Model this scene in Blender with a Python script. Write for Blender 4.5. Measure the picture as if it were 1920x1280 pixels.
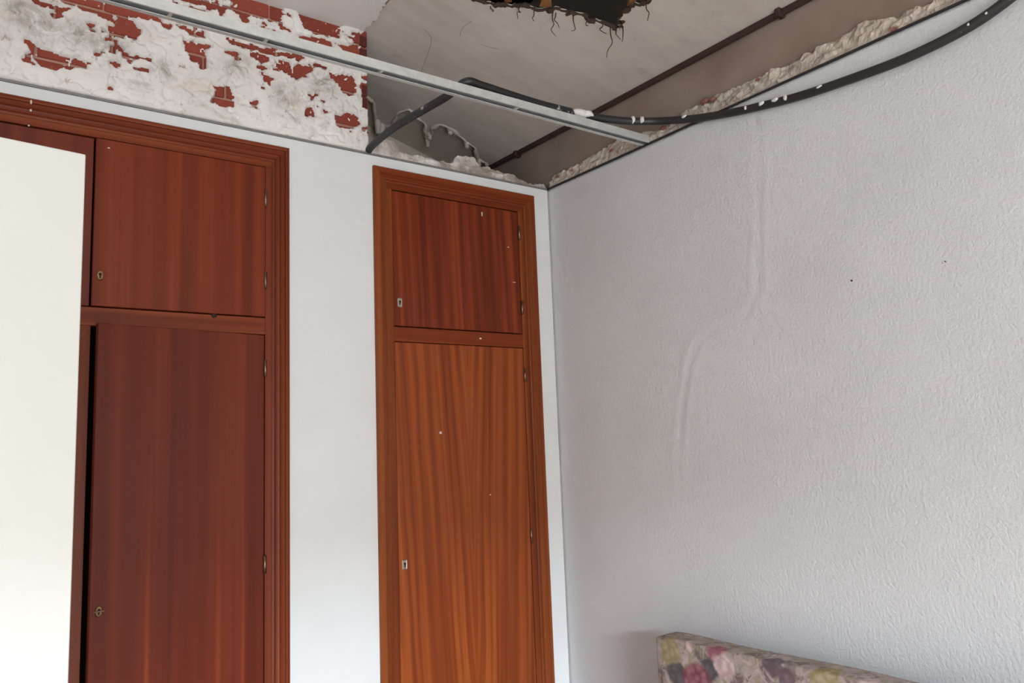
import bpy, bmesh, math, random
import numpy as np
from mathutils import Matrix, Vector, geometry

# ---------------------------------------------------------------- camera, world, light, exposure
S = bpy.context.scene
C = S.collection
for o in list(bpy.data.objects):
    bpy.data.objects.remove(o)
cam_d = bpy.data.cameras.new('camera')
cam = bpy.data.objects.new('camera', cam_d)
C.objects.link(cam)
cam_d.sensor_width = 36.0
cam_d.lens = 1483.33 / 1920.0 * 36.0
cam_d.clip_start = 0.02
_R = [[0.809668, -0.585655, -0.038033], [-0.045658, -0.127464, 0.990792], [-0.58511, -0.800476, -0.129943]]
cam.matrix_world = Matrix(((_R[0][0], _R[1][0], _R[2][0], -1.9202),
                           (_R[0][1], _R[1][1], _R[2][1], -2.3519),
                           (_R[0][2], _R[1][2], _R[2][2], 1.5),
                           (0, 0, 0, 1)))
S.camera = cam

W = bpy.data.worlds.new('world')
S.world = W
W.use_nodes = True
bg = W.node_tree.nodes['Background']
sky = W.node_tree.nodes.new('ShaderNodeTexSky')
sky.sky_type = 'NISHITA'
sky.sun_disc = False
sky.sun_elevation = math.radians(40)
sky.sun_rotation = math.radians(200)
W.node_tree.links.new(sky.outputs[0], bg.inputs[0])
bg.inputs[1].default_value = 0.25

# daylight coming in through the balcony window behind the camera
WIN = (-3.25, -1.45, 0.12, 2.16)      # x0, x1, z0, z1 of the opening in the front wall
FY = -5.4                            # front wall
ld = bpy.data.lights.new('window_daylight', 'AREA')
ld.shape = 'RECTANGLE'
ld.size = WIN[1] - WIN[0]
ld.size_y = WIN[3] - WIN[2]
ld.energy = 118
ld.color = (0.945, 0.972, 1.0)
lo = bpy.data.objects.new('window_daylight', ld)
C.objects.link(lo)
lo.location = ((WIN[0] + WIN[1]) / 2, FY - 0.12, (WIN[2] + WIN[3]) / 2)
lo.rotation_euler = (math.radians(90), 0, 0)

# open sky above the houses across the street, seen by the room through the same window
sd = bpy.data.lights.new('sky_daylight', 'AREA')
sd.shape = 'RECTANGLE'
sd.size = 9.0
sd.size_y = 7.0
sd.energy = 22500
sd.color = (0.76, 0.88, 1.0)
so = bpy.data.objects.new('sky_daylight', sd)
C.objects.link(so)
so.location = (-4.7, -14.0, 6.7)
so.rotation_euler = (math.radians(90 - 32), 0, 0)

V = S.view_settings
V.view_transform = 'Standard'
V.look = 'None'
V.gamma = 1.0
V.use_curve_mapping = False
V.exposure = 0.14

# ---------------------------------------------------------------- helpers
def lin(h):
    if isinstance(h, str):
        h = [int(h[i:i + 2], 16) for i in (0, 2, 4)]
    return tuple(((c / 255) / 12.92 if c / 255 <= 0.04045 else ((c / 255 + 0.055) / 1.055) ** 2.4) for c in h) + (1,)

def obj(name, verts, faces, m, parent=None, smooth=False):
    me = bpy.data.meshes.new(name)
    me.from_pydata([tuple(v) for v in verts], [], [tuple(f) for f in faces])
    me.update()
    if smooth:
        me.polygons.foreach_set('use_smooth', [True] * len(me.polygons))
    if m: me.materials.append(m)
    o = bpy.data.objects.new(name, me)
    C.objects.link(o)
    if parent: o.parent = parent
    return o

def from_bm(name, bm, m, parent=None, smooth=False):
    me = bpy.data.meshes.new(name)
    bmesh.ops.recalc_face_normals(bm, faces=bm.faces)
    bm.to_mesh(me)
    bm.free()
    if smooth:
        me.polygons.foreach_set('use_smooth', [True] * len(me.polygons))
    me.materials.append(m)
    o = bpy.data.objects.new(name, me)
    C.objects.link(o)
    if parent: o.parent = parent
    return o

def add_box(bm, x0, x1, y0, y1, z0, z1, bev=0.0, seg=1):
    r = bmesh.ops.create_cube(bm, size=1.0)
    vs = r['verts']
    for v in vs:
        v.co = Vector((x0 + (v.co.x + .5) * (x1 - x0), y0 + (v.co.y + .5) * (y1 - y0), z0 + (v.co.z + .5) * (z1 - z0)))
    if bev:
        es = list({e for v in vs for e in v.link_edges})
        bmesh.ops.bevel(bm, geom=es, offset=bev, segments=seg, affect='EDGES', profile=.5)

def box(name, x0, x1, y0, y1, z0, z1, m, parent=None, bev=0.0, seg=1):
    bm = bmesh.new()
    add_box(bm, x0, x1, y0, y1, z0, z1, bev, seg)
    return from_bm(name, bm, m, parent)

def boxes(name, lst, m, parent=None, bev=0.0):
    bm = bmesh.new()
    for b in lst:
        add_box(bm, *b, bev)
    return from_bm(name, bm, m, parent)

def smooth_path(pts, n=8):
    P = [Vector(q) for q in pts]
    out = []
    for i in range(len(P) - 1):
        a, b, c, d = P[max(i - 1, 0)], P[i], P[i + 1], P[min(i + 2, len(P) - 1)]
        for k in range(n):
            t = k / n
            out.append(.5 * ((2 * b) + (c - a) * t + (2 * a - 5 * b + 4 * c - d) * t * t + (3 * b - a - 3 * c + d) * t ** 3))
    out.append(P[-1])
    return out

def tube(name, pts, r, m, parent=None, seg=12, n=8, raw=False):
    P = [Vector(q) for q in pts] if raw else smooth_path(pts, n)
    vs, fs = [], []
    up = Vector((0.13, 0.21, 1)).normalized()
    for i, q in enumerate(P):
        t = (P[min(i + 1, len(P) - 1)] - P[max(i - 1, 0)]).normalized()
        a = t.cross(up)
        if a.length < 1e-4: a = t.cross(Vector((1, 0, 0)))
        a.normalize(); b = a.cross(t)
        rr = r(i / (len(P) - 1)) if callable(r) else r
        for k in range(seg):
            h = 2 * math.pi * k / seg
            vs.append(q + a * math.cos(h) * rr + b * math.sin(h) * rr)
    for i in range(len(P) - 1):
        for k in range(seg):
            fs.append((i * seg + k, i * seg + (k + 1) % seg, (i + 1) * seg + (k + 1) % seg, (i + 1) * seg + k))
    fs.append(tuple(range(seg - 1, -1, -1)))
    fs.append(tuple(range((len(P) - 1) * seg, len(P) * seg)))
    return obj(name, vs, fs, m, parent, True)

def tag(o, label, cat=None, group=None):
    o['label'] = label
    if cat: o['category'] = cat
    if group: o['group'] = group
    return o

def struct(o, label=None, cat=None):
    o['kind'] = 'structure'
    if label: o['label'] = label
    if cat: o['category'] = cat
    return o

def empty(name, loc=(0, 0, 0)):
    o = bpy.data.objects.new(name, None)
    C.objects.link(o)
    o.location = loc
    o.empty_display_size = .1
    return o

def adopt(o, parent):
    """parent o (built in world coordinates) to an unrotated parent, keeping it in place"""
    o.parent = parent
    o.matrix_parent_inverse = Matrix.Translation(-Vector(parent.location))
    return o

class Noise:
    """smooth value noise on numpy arrays"""
    def __init__(s, seed):
        s.t = np.random.RandomState(seed).rand(256, 256)
    def __call__(s, x, y):
        xi = np.floor(x).astype(int); yi = np.floor(y).astype(int)
        fx = x - xi; fy = y - yi
        fx = fx * fx * (3 - 2 * fx); fy = fy * fy * (3 - 2 * fy)
        g = lambda a, b: s.t[a % 256, b % 256]
        return (g(xi, yi) * (1 - fx) + g(xi + 1, yi) * fx) * (1 - fy) + (g(xi, yi + 1) * (1 - fx) + g(xi + 1, yi + 1) * fx) * fy
    def fbm(s, x, y, o=4):
        v = 0; a = .5; t = 0
        for i in range(o):
            v = v + a * s(x * 2 ** i + 17.3 * i, y * 2 ** i + 9.1 * i); t += a; a *= .55
        return v / t

def in_poly(X, Y, poly):
    r = np.zeros(X.shape, bool)
    n = len(poly)
    for i in range(n):
        x1, y1 = poly[i]; x2, y2 = poly[(i + 1) % n]
        if y1 == y2: continue
        c = ((y1 > Y) != (y2 > Y)) & (X < (x2 - x1) * (Y - y1) / (y2 - y1) + x1)
        r ^= c
    return r

# ---------------------------------------------------------------- materials
class NT:
    def __init__(s, name, rough=.6, metal=0.0, spec=None):
        s.m = bpy.data.materials.new(name)
        s.m.use_nodes = True
        s.t = s.m.node_tree
        s.b = s.t.nodes['Principled BSDF']
        s.b.inputs['Roughness'].default_value = rough
        s.b.inputs['Metallic'].default_value = metal
        if spec is not None: s.b.inputs['Specular IOR Level'].default_value = spec
        s._c = None
    def n(s, typ, **kw):
        d = s.t.nodes.new('ShaderNode' + typ)
        for k, v in kw.items():
            if k.startswith('i_'):
                d.inputs[int(k[2:]) if k[2:].isdigit() else k[2:].replace('_', ' ')].default_value = v
            else: setattr(d, k, v)
        return d
    def l(s, a, b): s.t.links.new(a, b)
    def coord(s):
        if s._c is None:
            s._c = s.n('TexCoord').outputs['Object']
        return s._c
    def mapped(s, scale=(1, 1, 1), loc=(0, 0, 0), rot=(0, 0, 0), src=None):
        m = s.n('Mapping')
        m.inputs['Scale'].default_value = scale; m.inputs['Location'].default_value = loc; m.inputs['Rotation'].default_value = rot
        s.l(src or s.coord(), m.inputs['Vector'])
        return m.outputs[0]
    def noise(s, scale, detail=4, rough=.55, dist=0, vec=None, out='Fac'):
        d = s.n('TexNoise')
        d.inputs['Scale'].default_value = scale; d.inputs['Detail'].default_value = detail
        d.inputs['Roughness'].default_value = rough; d.inputs['Distortion'].default_value = dist
        s.l(vec or s.coord(), d.inputs['Vector'])
        return d.outputs[out]
    def ramp(s, fac, stops, interp='LINEAR'):
        d = s.n('ValToRGB')
        d.color_ramp.interpolation = interp
        e = d.color_ramp.elements
        while len(e) < len(stops): e.new(.5)
        for k, (p, c) in enumerate(stops):
            e[k].position = p
            e[k].color = c if not isinstance(c, (int, float)) else (c, c, c, 1)
        s.l(fac, d.inputs[0])
        return d.outputs[0]
    def mix(s, fac, a, b, mode='MIX'):
        d = s.n('Mix'); d.data_type = 'RGBA'; d.blend_type = mode
        for v, i in ((fac, 0), (a, 6), (b, 7)):
            if hasattr(v, 'is_linked'): s.l(v, d.inputs[i])
            elif i == 0: d.inputs[0].default_value = v
            else: d.inputs[i].default_value = v
        return d.outputs[2]
    def math(s, op, a, b=0.0, c=None, clamp=False):
        d = s.n('Math', operation=op); d.use_clamp = clamp
        for v, i in ((a, 0), (b, 1), (c, 2)):
            if v is None: continue
            if hasattr(v, 'is_linked'): s.l(v, d.inputs[i])
            else: d.inputs[i].default_value = v
        return d.outputs[0]
    def col(s, c):
        if hasattr(c, 'is_linked'): s.l(c, s.b.inputs['Base Color'])
        else: s.b.inputs['Base Color'].default_value = c
        return s
    def bump(s, h, strength=.3, dist=.002):
        d = s.n('Bump'); d.inputs['Strength'].default_value = strength; d.inputs['Distance'].default_value = dist
        s.l(h, d.inputs['Height']); s.l(d.outputs[0], s.b.inputs['Normal'])
        return s

def paint(name, c, c2, bump_scale=90, strength=.25, dist=.002, rough=.75):
    t = NT(name, rough)
    t.col(t.mix(t.ramp(t.noise(2.2, 5), [(.35, 0), (.7, 1)]), lin(c), lin(c2)))
    t.bump(t.noise(bump_scale, 3, .6), strength, dist)
    return t.m

M = {}
M['wall'] = paint('painted_plaster', 'dadbdb', 'd2d2d2', 60, .22, .002)
M['stucco'] = paint('stippled_paint', 'd1d1d2', 'c9c9ca', 110, .6, .0045)
M['floor_tile'] = paint('floor_tile_mat', 'b4a796', 'a89b8a', 30, .05, .001, .35)
M['grout'] = paint('grout', '6b625a', '5a534c', 60, .2)
M['white_board'] = paint('white_board_mat', 'cdcdc8', 'c9c9c4', 8, .02, .001, .45)

t = NT('grey_cement_plaster', .9)
a = t.mix(t.ramp(t.noise(3.2, 6, .6, .4), [(.3, 0), (.72, 1)]), lin('b5aba2'), lin('c6bdb5'))
a = t.mix(t.ramp(t.noise(1, 5, .6, vec=t.mapped((2.2, 16, 4), rot=(0, 0, .45))), [(.42, 0), (.72, .5)]), a, lin('d2c9c1'))
a = t.mix(t.ramp(t.noise(9, 6, .7), [(.6, 0), (.8, .5)]), a, lin('988c81'))
t.col(a)
t.bump(t.math('ADD', t.noise(30, 6, .65), t.noise(1, 4, vec=t.mapped((6, 50, 10), rot=(0, 0, .45)))), .35, .004)
M['cement'] = t.m

t = NT('brown_cement', .95)
t.col(t.mix(t.ramp(t.noise(4, 5, .6), [(.3, 0), (.7, 1)]), lin('7d6e62'), lin('93857a')))
t.bump(t.noise(30, 5), .3, .003)
M['cement_brown'] = t.m
t = NT('dark_cement', .95)
t.col(t.mix(t.noise(5, 6), lin('bcb1a4'), lin('cbc0b3')))
t.bump(t.noise(25, 5), .4, .004)
M['cement_dark'] = t.m

M['skim'] = paint('white_skim', 'e2dddb', 'd8d2cf', 25, .2, .003, .85)

t = NT('red_brick', .9)
oi = t.n('ObjectInfo')
a = t.mix(t.noise(14, 6, .65), lin('7d3526'), lin('a04a38'))
a = t.mix(t.math('MULTIPLY', oi.outputs['Random'], .5), a, lin('6c2a20'))
a = t.mix(t.ramp(t.noise(60, 5, .7), [(.6, 0), (.75, .6)]), a, lin('b98a7c'))
t.col(a); t.bump(t.noise(80, 5, .7), .5, .003)
M['brick'] = t.m

t = NT('cavity_shade_red', .95)
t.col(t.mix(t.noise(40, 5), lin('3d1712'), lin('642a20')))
M['cavity_shade'] = t.m
t = NT('brick_crumb', .95)
t.col(t.mix(t.noise(90, 5), lin('6b3326'), lin('9a7466')))
M['brick_crumb'] = t.m
t = NT('mortar', .95)
t.col(t.mix(t.noise(20, 5), lin('94523f'), lin('b99a8b')))
t.bump(t.noise(120, 4), .5, .003)
M['mortar'] = t.m

t = NT('rough_gypsum', .92)
a = t.mix(t.ramp(t.noise(5, 6, .6), [(.3, 0), (.7, 1)]), lin('d8d2ce'), lin('e8e4e1'))
a = t.mix(t.ramp(t.noise(6.5, 7, .72, .6, vec=t.mapped((1, 1, 1.3), (3.1, 0, 1.7))), [(.56, 0), (.72, .75)]), a, lin('857c70'))
sw = t.ramp(t.noise(16, 7, .75, 1.6), [(.40, 0), (.62, 1)])
for (sx_, sz_, sr_) in ((-1.79, 2.70, .06), (-1.735, 2.67, .06), (-1.645, 2.675, .055), (-1.57, 2.655, .06), (-1.43, 2.625, .05), (-1.22, 2.70, .06), (-.93, 2.70, .06), (-1.08, 2.63, .05)):
    dd = t.n('VectorMath', operation='DISTANCE'); t.l(t.coord(), dd.inputs[0]); dd.inputs[1].default_value = (sx_, 0, sz_)
    a = t.mix(t.math('MULTIPLY', t.ramp(t.math('DIVIDE', dd.outputs['Value'], sr_), [(.3, .75), (1, 0)]), sw), a, lin('7d7466'))
a = t.mix(t.ramp(t.noise(38, 6, .75), [(.59, 0), (.67, .7)]), a, lin('8a6a5c'))
a = t.mix(t.ramp(t.noise(9, 3, .5, vec=t.mapped((1, 1, 1), (8, 2, 5))), [(.63, 0), (.75, .5)]), a, lin('d8c9ad'))
t.col(a); t.bump(t.noise(70, 6, .7), .6, .004)
M['gypsum'] = t.m

t = NT('crumbled_plaster', .95)
a = t.mix(t.ramp(t.noise(24, 6, .65), [(.32, 0), (.68, 1)]), lin('a2968a'), lin('d8cdc2'))
a = t.mix(t.ramp(t.noise(9, 5, .6, vec=t.mapped((1, 1, 1), (2, 7, 1))), [(.62, 0), (.68, .8)]), a, lin('84402f'))
t.col(a); t.bump(t.noise(90, 6, .7), .8, .006)
M['crumble'] = t.m

t = NT('broken_ledge', .95)
a = t.mix(t.ramp(t.noise(11, 6, .65), [(.40, 0), (.60, 1)]), lin('9c9187'), lin('e0dad6'))
t.col(a); t.bump(t.noise(80, 6, .7), .8, .006)
M['ledge'] = t.m

def wood(name, dark, mid, light, mode='straight', xc=0.0, rough=.42, fine=1.0, slope=.05, coat=.06, streak=None):
    """veneer with grain running along Z; 'flame' = book matched about x = xc, 'x' = grain along X"""
    t = NT(name, rough, spec=.2)
    sep = t.n('SeparateXYZ'); t.l(t.coord(), sep.inputs[0])
    x, y, z = sep.outputs
    wob = t.math('MULTIPLY', t.math('SUBTRACT', t.noise(1, 3, vec=t.mapped((3, 3, .9))), .5), .05)
    if mode == 'flame':
        u = t.math('ABSOLUTE', t.math('SUBTRACT', x, xc))
        zz = t.math('SUBTRACT', z, 0.9)
        u = t.math('SUBTRACT', u, t.math('MULTIPLY', zz, slope))
        u = t.math('ADD', u, wob)
        v = z
    elif mode == 'x':
        u = t.math('ADD', z, t.math('MULTIPLY', wob, .3)); v = x
    else:
        u = t.math('ADD', x, t.math('MULTIPLY', wob, .45)); v = z
        if slope: u = t.math('ADD', u, t.math('MULTIPLY', z, slope))
    cb = t.n('CombineXYZ')
    t.l(u, cb.inputs[0]); t.l(t.math('MULTIPLY', v, .016), cb.inputs[2]); t.l(t.math('MULTIPLY', y, .2), cb.inputs[1])
    vec = cb.outputs[0]
    band = t.noise(44 * fine, 2, .5, vec=vec)
    broad = t.noise(9, 2, .5, vec=vec)
    a = t.ramp(band, [(.34, lin(dark)), (.5, lin(mid)), (.66, lin(light))])
    a = t.mix(t.ramp(broad, [(.35, 0), (.65, .55)]), a, lin(mid))
    a = t.mix(t.ramp(t.noise(260, 2, .6, vec=vec), [(.45, 0), (.75, .35)]), a, lin(dark))
    if streak:
        for sx_, sw_ in ((-1.452, .010), (-1.262, .012), (-1.19, .006)):
            dist = t.math('DIVIDE', t.math('ABSOLUTE', t.math('SUBTRACT', u, sx_)), sw_)
            f = t.math('MULTIPLY', t.ramp(dist, [(.1, .8), (1, 0)]), t.ramp(t.math('SUBTRACT', 1.9, v), [(.35, 0), (.95, 1)]))
            a = t.mix(f, a, lin(streak))
    t.col(a)
    t.b.inputs['Coat Weight'].default_value = coat
    t.b.inputs['Coat Roughness'].default_value = .25
    t.bump(t.noise(300, 2, vec=vec), .05, .001)
    return t.m

M['wood_r_up'] = wood('mahogany_veneer_upper', '4f1c0c', '6c2a12', '833a1c', 'straight', slope=.03, coat=.02)
M['wood_r_low'] = wood('mahogany_flame_veneer', '662a11', '853e1a', '9f5424', 'flame', xc=-.40, slope=.045)
M['wood_l_up'] = wood('red_mahogany_veneer', '5f220f', '712c13', '83391b', 'straight', slope=0, fine=.55)
M['wood_l_low'] = wood('dark_mahogany_veneer', '562116', '66291a', '74321e', 'straight', slope=0, fine=.5, rough=.34, coat=.12, streak='843c1e')
M['wood_frame_v'] = wood('mahogany_frame_upright', '622810', '7b3c19', '8d4a20', 'straight', slope=0, fine=.8)
M['wood_frame_h'] = wood('mahogany_frame_crosswise', '60250e', '733013', '823d1b', 'x', fine=.8)
M['wood_lf_v'] = wood('red_mahogany_frame_upright', '5d2311', '6f2f16', '7e3b1e', 'straight', slope=0, fine=.8)
M['wood_lf_h'] = wood('red_mahogany_frame_crosswise', '602511', '733118', '854220', 'x', fine=.8)

t = NT('closet_dark', .9); t.col(t.mix(t.noise(8), lin('2a1a14'), lin('382419'))); M['closet'] = t.m
t = NT('flecked_paint', .8); t.col(t.mix(t.noise(60), lin('d9cdbf'), lin('c2a591'))); M['fleck'] = t.m

def metal(name, c, rough, var=.1, met=1.0):
    t = NT(name, rough, met)
    d = tuple(v * (1 - var * 3) for v in lin(c)[:3]) + (1,)
    t.col(t.mix(t.ramp(t.noise(40, 5, .6), [(.35, 0), (.7, 1)]), d, lin(c)))
    return t.m
M['brass'] = metal('old_brass', '8f7450', .4)
M['nickel'] = metal('nickel_plate', 'cdc3b6', .3)
M['hinge'] = metal('bronzed_hinge', '8f7260', .4)
M['galv'] = metal('whitish_galvanised_steel', 'd2d3d0', .5, .06, .35)
M['trim_shade_grey'] = metal('angle_shade_grey', '8a8582', .6, .08, .2)
M['trim_shade_dark'] = metal('angle_shade_dark', '3a3433', .7, .08, .2)
M['slot_shade'] = metal('slot_shade_grey', '74787a', .6, .06, 0.0)
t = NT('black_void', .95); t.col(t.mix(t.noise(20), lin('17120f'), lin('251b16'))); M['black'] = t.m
t = NT('rusty_pipe', .8); t.col(t.mix(t.noise(30), lin('2c1a15'), lin('40271f'))); M['pipe'] = t.m

t = NT('black_conduit', .45)
a = t.mix(t.noise(18, 4), lin('1d1d1f'), lin('2d2d2f'))
a = t.mix(t.ramp(t.noise(16, 6, .75, vec=t.mapped((1, 1, 1), (4, 1, 2))), [(.63, 0), (.67, .85)]), a, lin('b9b4ac'))
t.col(a)
wv = t.n('TexWave'); wv.inputs['Scale'].default_value = 60; t.l(t.coord(), wv.inputs['Vector'])
t.bump(wv.outputs['Fac'], .12, .001)
M['conduit'] = t.m
t = NT('lath_wood', .85); t.col(t.mix(t.noise(1, 5, vec=t.mapped((4, 60, 40))), lin('6b4226'), lin('a0693f'))); M['lath'] = t.m
t = NT('esparto_fibre', .9); t.col(t.mix(t.noise(30), lin('2c2019'), lin('4a382a'))); M['fibre'] = t.m

# ================================================================ the shell of the place
XL, XR, YB, ZT = -3.7, .14, .60, 3.45     # outer limits: left wall, far right of the void, back of the void, roof
ZC = 2.945                                # old plaster ceiling
ZP = 2.5                                  # top of the painted walls (old suspended ceiling line)

struct(box('floor', XL, .08, FY, .75, -.1, 0, M['floor_tile']), 'brown tiled floor below the picture')
struct(box('wall_left', XL - .1, XL, FY - .1, YB + .1, 0, ZT, M['wall']), 'white wall on the far left side')
x0, x1, z0, z1 = WIN
struct(boxes('wall_front', [(XL, x0, FY - .1, FY, 0, ZT), (x1, XR, FY - .1, FY, 0, ZT), (x0, x1, FY - .1, FY, z1, ZT), (x0, x1, FY - .1, FY, 0, z0)], M['wall']),
       'white wall behind the camera with the balcony window')
wf = struct(boxes('window_1', [(x0, x0 + .05, FY - .08, FY - .02, z0, z1), (x1 - .05, x1, FY - .08, FY - .02, z0, z1), (x0, x1, FY - .08, FY - .02, z1 - .05, z1),
                   (x0, x1, FY - .08, FY - .02, z0, z0 + .06), ((x0 + x1) / 2 - .03, (x0 + x1) / 2 + .03, FY - .08, FY - .02, z0, z1)], M['white_board']),
            'white framed balcony window behind the camera')
struct(box('wall_void_back', XL, XR, YB, YB + .1, 0, ZT, M['cement_dark']), 'dark grey wall at the back of the opened ceiling void')
struct(box('wall_void_right', XR, XR + .1, FY - .1, YB + .1, 0, ZT, M['cement_dark']), 'dark grey wall beyond the stippled wall')
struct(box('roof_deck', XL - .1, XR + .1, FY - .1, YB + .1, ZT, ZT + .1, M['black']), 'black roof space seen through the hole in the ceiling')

# ---- back wall (wardrobe wall) with its two openings; face at y = 0
LW = dict(x0=-2.165, x1=-1.0525, top=2.459)     # left wardrobe, outer edge of its architrave
RW = dict(x0=-.7604, x1=-.076, top=2.457)
BW = .10
li0, li1, lt = LW['x0'] + .03, LW['x1'] - .03, LW['top'] - .03
ri0, ri1, rt = RW['x0'] + .03, RW['x1'] - .03, RW['top'] - .03
ZW = ZP - .006
wall_back = struct(boxes('wall_back', [(XL, li0, 0, BW, 0, ZW), (li1, ri0, 0, BW, 0, ZW), (ri1, 0, 0, BW, 0, ZW),
                                       (li0, li1, 0, BW, lt, ZW), (ri0, ri1, 0, BW, rt, ZW)], M['wall']),
                   'white plastered wall around the two built-in wardrobes')

# ---- right wall, a grid with the ridges of a filled cable chase
nz = Noise(5)
ys = np.concatenate([np.linspace(FY, -1.6, 60)[:-1], np.linspace(-1.6, -.4, 150)[:-1], np.linspace(-.4, 0, 24)])
zs = np.concatenate([np.linspace(0, 1.2, 40)[:-1], np.linspace(1.2, ZW, 150)])
Yg, Zg = np.meshgrid(ys, zs)
chase = [(-.985, 2.46), (-.99, 2.36), (-.965, 2.1), (-.945, 1.92), (-.90, 1.855), (-.80, 1.835), (-.715, 1.80), (-.67, 1.74), (-.635, 1.62), (-.60, 1.46), (-.585, 1.25)]
def seg_dist(X, Y, a, b):
    ax, ay = a; bx, by = b
    t_ = np.clip(((X - ax) * (bx - ax) + (Y - ay) * (by - ay)) / ((bx - ax) ** 2 + (by - ay) ** 2), 0, 1)
    dx, dy = X - ax - t_ * (bx - ax), Y - ay - t_ * (by - ay)
    return np.hypot(dx, dy)
D = np.full(Yg.shape, 9.)
for a_, b_ in zip(chase[:-1], chase[1:]):
    D = np.minimum(D, seg_dist(Yg, Zg, a_, b_))
D = D + (nz.fbm(Yg * 14, Zg * 14, 3) - .5) * .012
fade = np.clip((Zg - 1.2) / .3, 0, 1) * (.1 + 1.6 * nz(Yg * 6, Zg * 6))
disp = fade * (.0011 * np.exp(-((D - .022) / .010) ** 2) - .0007 * np.exp(-(D / .015) ** 2))
disp = disp + .004 * (nz.fbm(Yg * 3, Zg * 3, 2) - .5)
disp[:, -1] = 0; disp[:, 0] = 0
vs = np.stack([-disp, Yg, Zg], -1).reshape(-1, 3)
ny, nzz = len(ys), len(zs)
fs = [(j * ny + i, j * ny + i + 1, (j + 1) * ny + i + 1, (j + 1) * ny + i) for j in range(nzz - 1) for i in range(ny - 1)]
base = len(vs)
ext = [(.08, FY, 0), (.08, 0, 0), (.08, 0, ZW), (.08, FY, ZW)]
vs = np.vstack([vs, ext])
c00, c10, c11, c01 = 0, ny - 1, nzz * ny - 1, (nzz - 1) * ny
fs += [(base, base + 3, base + 2, base + 1)]
fs += [tuple([(nzz - 1) * ny + i for i in range(ny)] + [base + 2, base + 3])]
fs += [tuple([j * ny + ny - 1 for j in range(nzz - 1, -1, -1)] + [base + 1, base + 2])]
fs += [tuple([j * ny for j in range(nzz)] + [base + 3, base])]
wall_right = struct(obj('wall_right', vs, [f[::-1] for f in fs], M['stucco'], None, True), 'white stippled wall with a filled cable chase')
box('wall_core', 0.0, .08, 0.0, YB, 0, ZW, M['wall'], wall_right)
o = box('bare_wall_top', .024, .14, FY, YB, ZW - .02, 2.80, M['cement_brown'], wall_right)
o['label'] = 'bare grey cement strip above the crumbled edge'

# a dark plug hole and a nail in the right wall
for (y_, z_, r_) in ((-1.238, 1.892, .0022), (-1.477, 1.892, .0012)):
    o = tube('wall_plug', [(.004, y_, z_), (-.003, y_, z_)], r_, M['black'], wall_right, 8, raw=True)

# ---- wall angles of the removed suspended ceiling, the shadow line put into their colour
def lprofile(name, a, b, inward, m):
    """L angle from a to b; upright leg on the wall, flange towards the room"""
    a, b, n = Vector(a), Vector(b), Vector(inward)
    prof = [(-.012, 0), (.006, 0), (.004, .0015), (.0015, .0015), (.0015, .008), (-.012, .008)]
    vs = [q + n * u + Vector((0, 0, w)) for q in (a, b) for u, w in prof]
    k = len(prof)
    fs = [(i, (i + 1) % k, k + (i + 1) % k, k + i) for i in range(k)] + [tuple(range(k)), tuple(range(2 * k - 1, k - 1, -1))]
    bm = bmesh.new()
    bv = [bm.verts.new(v) for v in vs]
    for f in fs: bm.faces.new([bv[i] for i in f])
    return from_bm(name, bm, m)
struct(lprofile('trim_1', (XL, 0, ZP - .006), (0, 0, ZP - .006), (0, -1, 0), M['trim_shade_grey']), 'thin metal angle coloured grey as a shadow line along the top of the wardrobe wall')
struct(lprofile('trim_2', (0, 0, ZP - .006), (0, FY, ZP - .006), (-1, 0, 0), M['trim_shade_dark']), 'thin metal angle coloured dark as a shadow line along the top of the stippled wall')

# ================================================================ masonry above the left wardrobe
BR0, BR1 = XL, -.770
mort = box('mortar_bed', BR0, BR1 - .004, .012, .11, ZP - .006, ZC, M['mortar'], wall_back)
random.seed(3)
brick_mesh = []
for k in range(4):
    bm = bmesh.new()
    add_box(bm, -.12, .12, 0, .09, -.025, .025, .003)
    for v in bm.verts:
        v.co += Vector((random.uniform(-.002, .002), random.uniform(-.001, .001), random.uniform(-.0015, .0015)))
    bmesh.ops.recalc_face_normals(bm, faces=bm.faces)
    me = bpy.data.meshes.new('brick'); bm.to_mesh(me); bm.free(); me.materials.append(M['brick'])
    brick_mesh.append(me)
def brick(x0, x1, ztop, h=.0535, y=.006):
    o = bpy.data.objects.new('brick', random.choice(brick_mesh))
    C.objects.link(o); o.parent = wall_back
    o.location = ((x0 + x1) / 2, y + random.uniform(-.001, .002), ztop - h / 2)
    o.scale = ((x1 - x0) / .24, 1, h / .05)
for c in range(7):
    zt = ZC - .002 - c * .0605
    xx = (-.864 if c % 2 == 0 else -.9005) - (0 if c < 2 else (.02 * c if c % 2 else -.012 * c))
    brick(xx + .007, BR1, zt)                 # cut end brick
    while xx > -2.2:
        brick(xx - .2435, xx, zt)
        xx -= .25

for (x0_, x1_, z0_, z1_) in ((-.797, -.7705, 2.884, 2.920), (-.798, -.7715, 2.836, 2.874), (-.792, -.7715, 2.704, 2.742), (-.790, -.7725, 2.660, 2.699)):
    box('brick_cavity_shade', x0_, x1_, .0035, .03, z0_, z1_, M['cavity_shade'], wall_back, .002)  # dark blocks painted as the shaded cavities of the open brick ends

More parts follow.
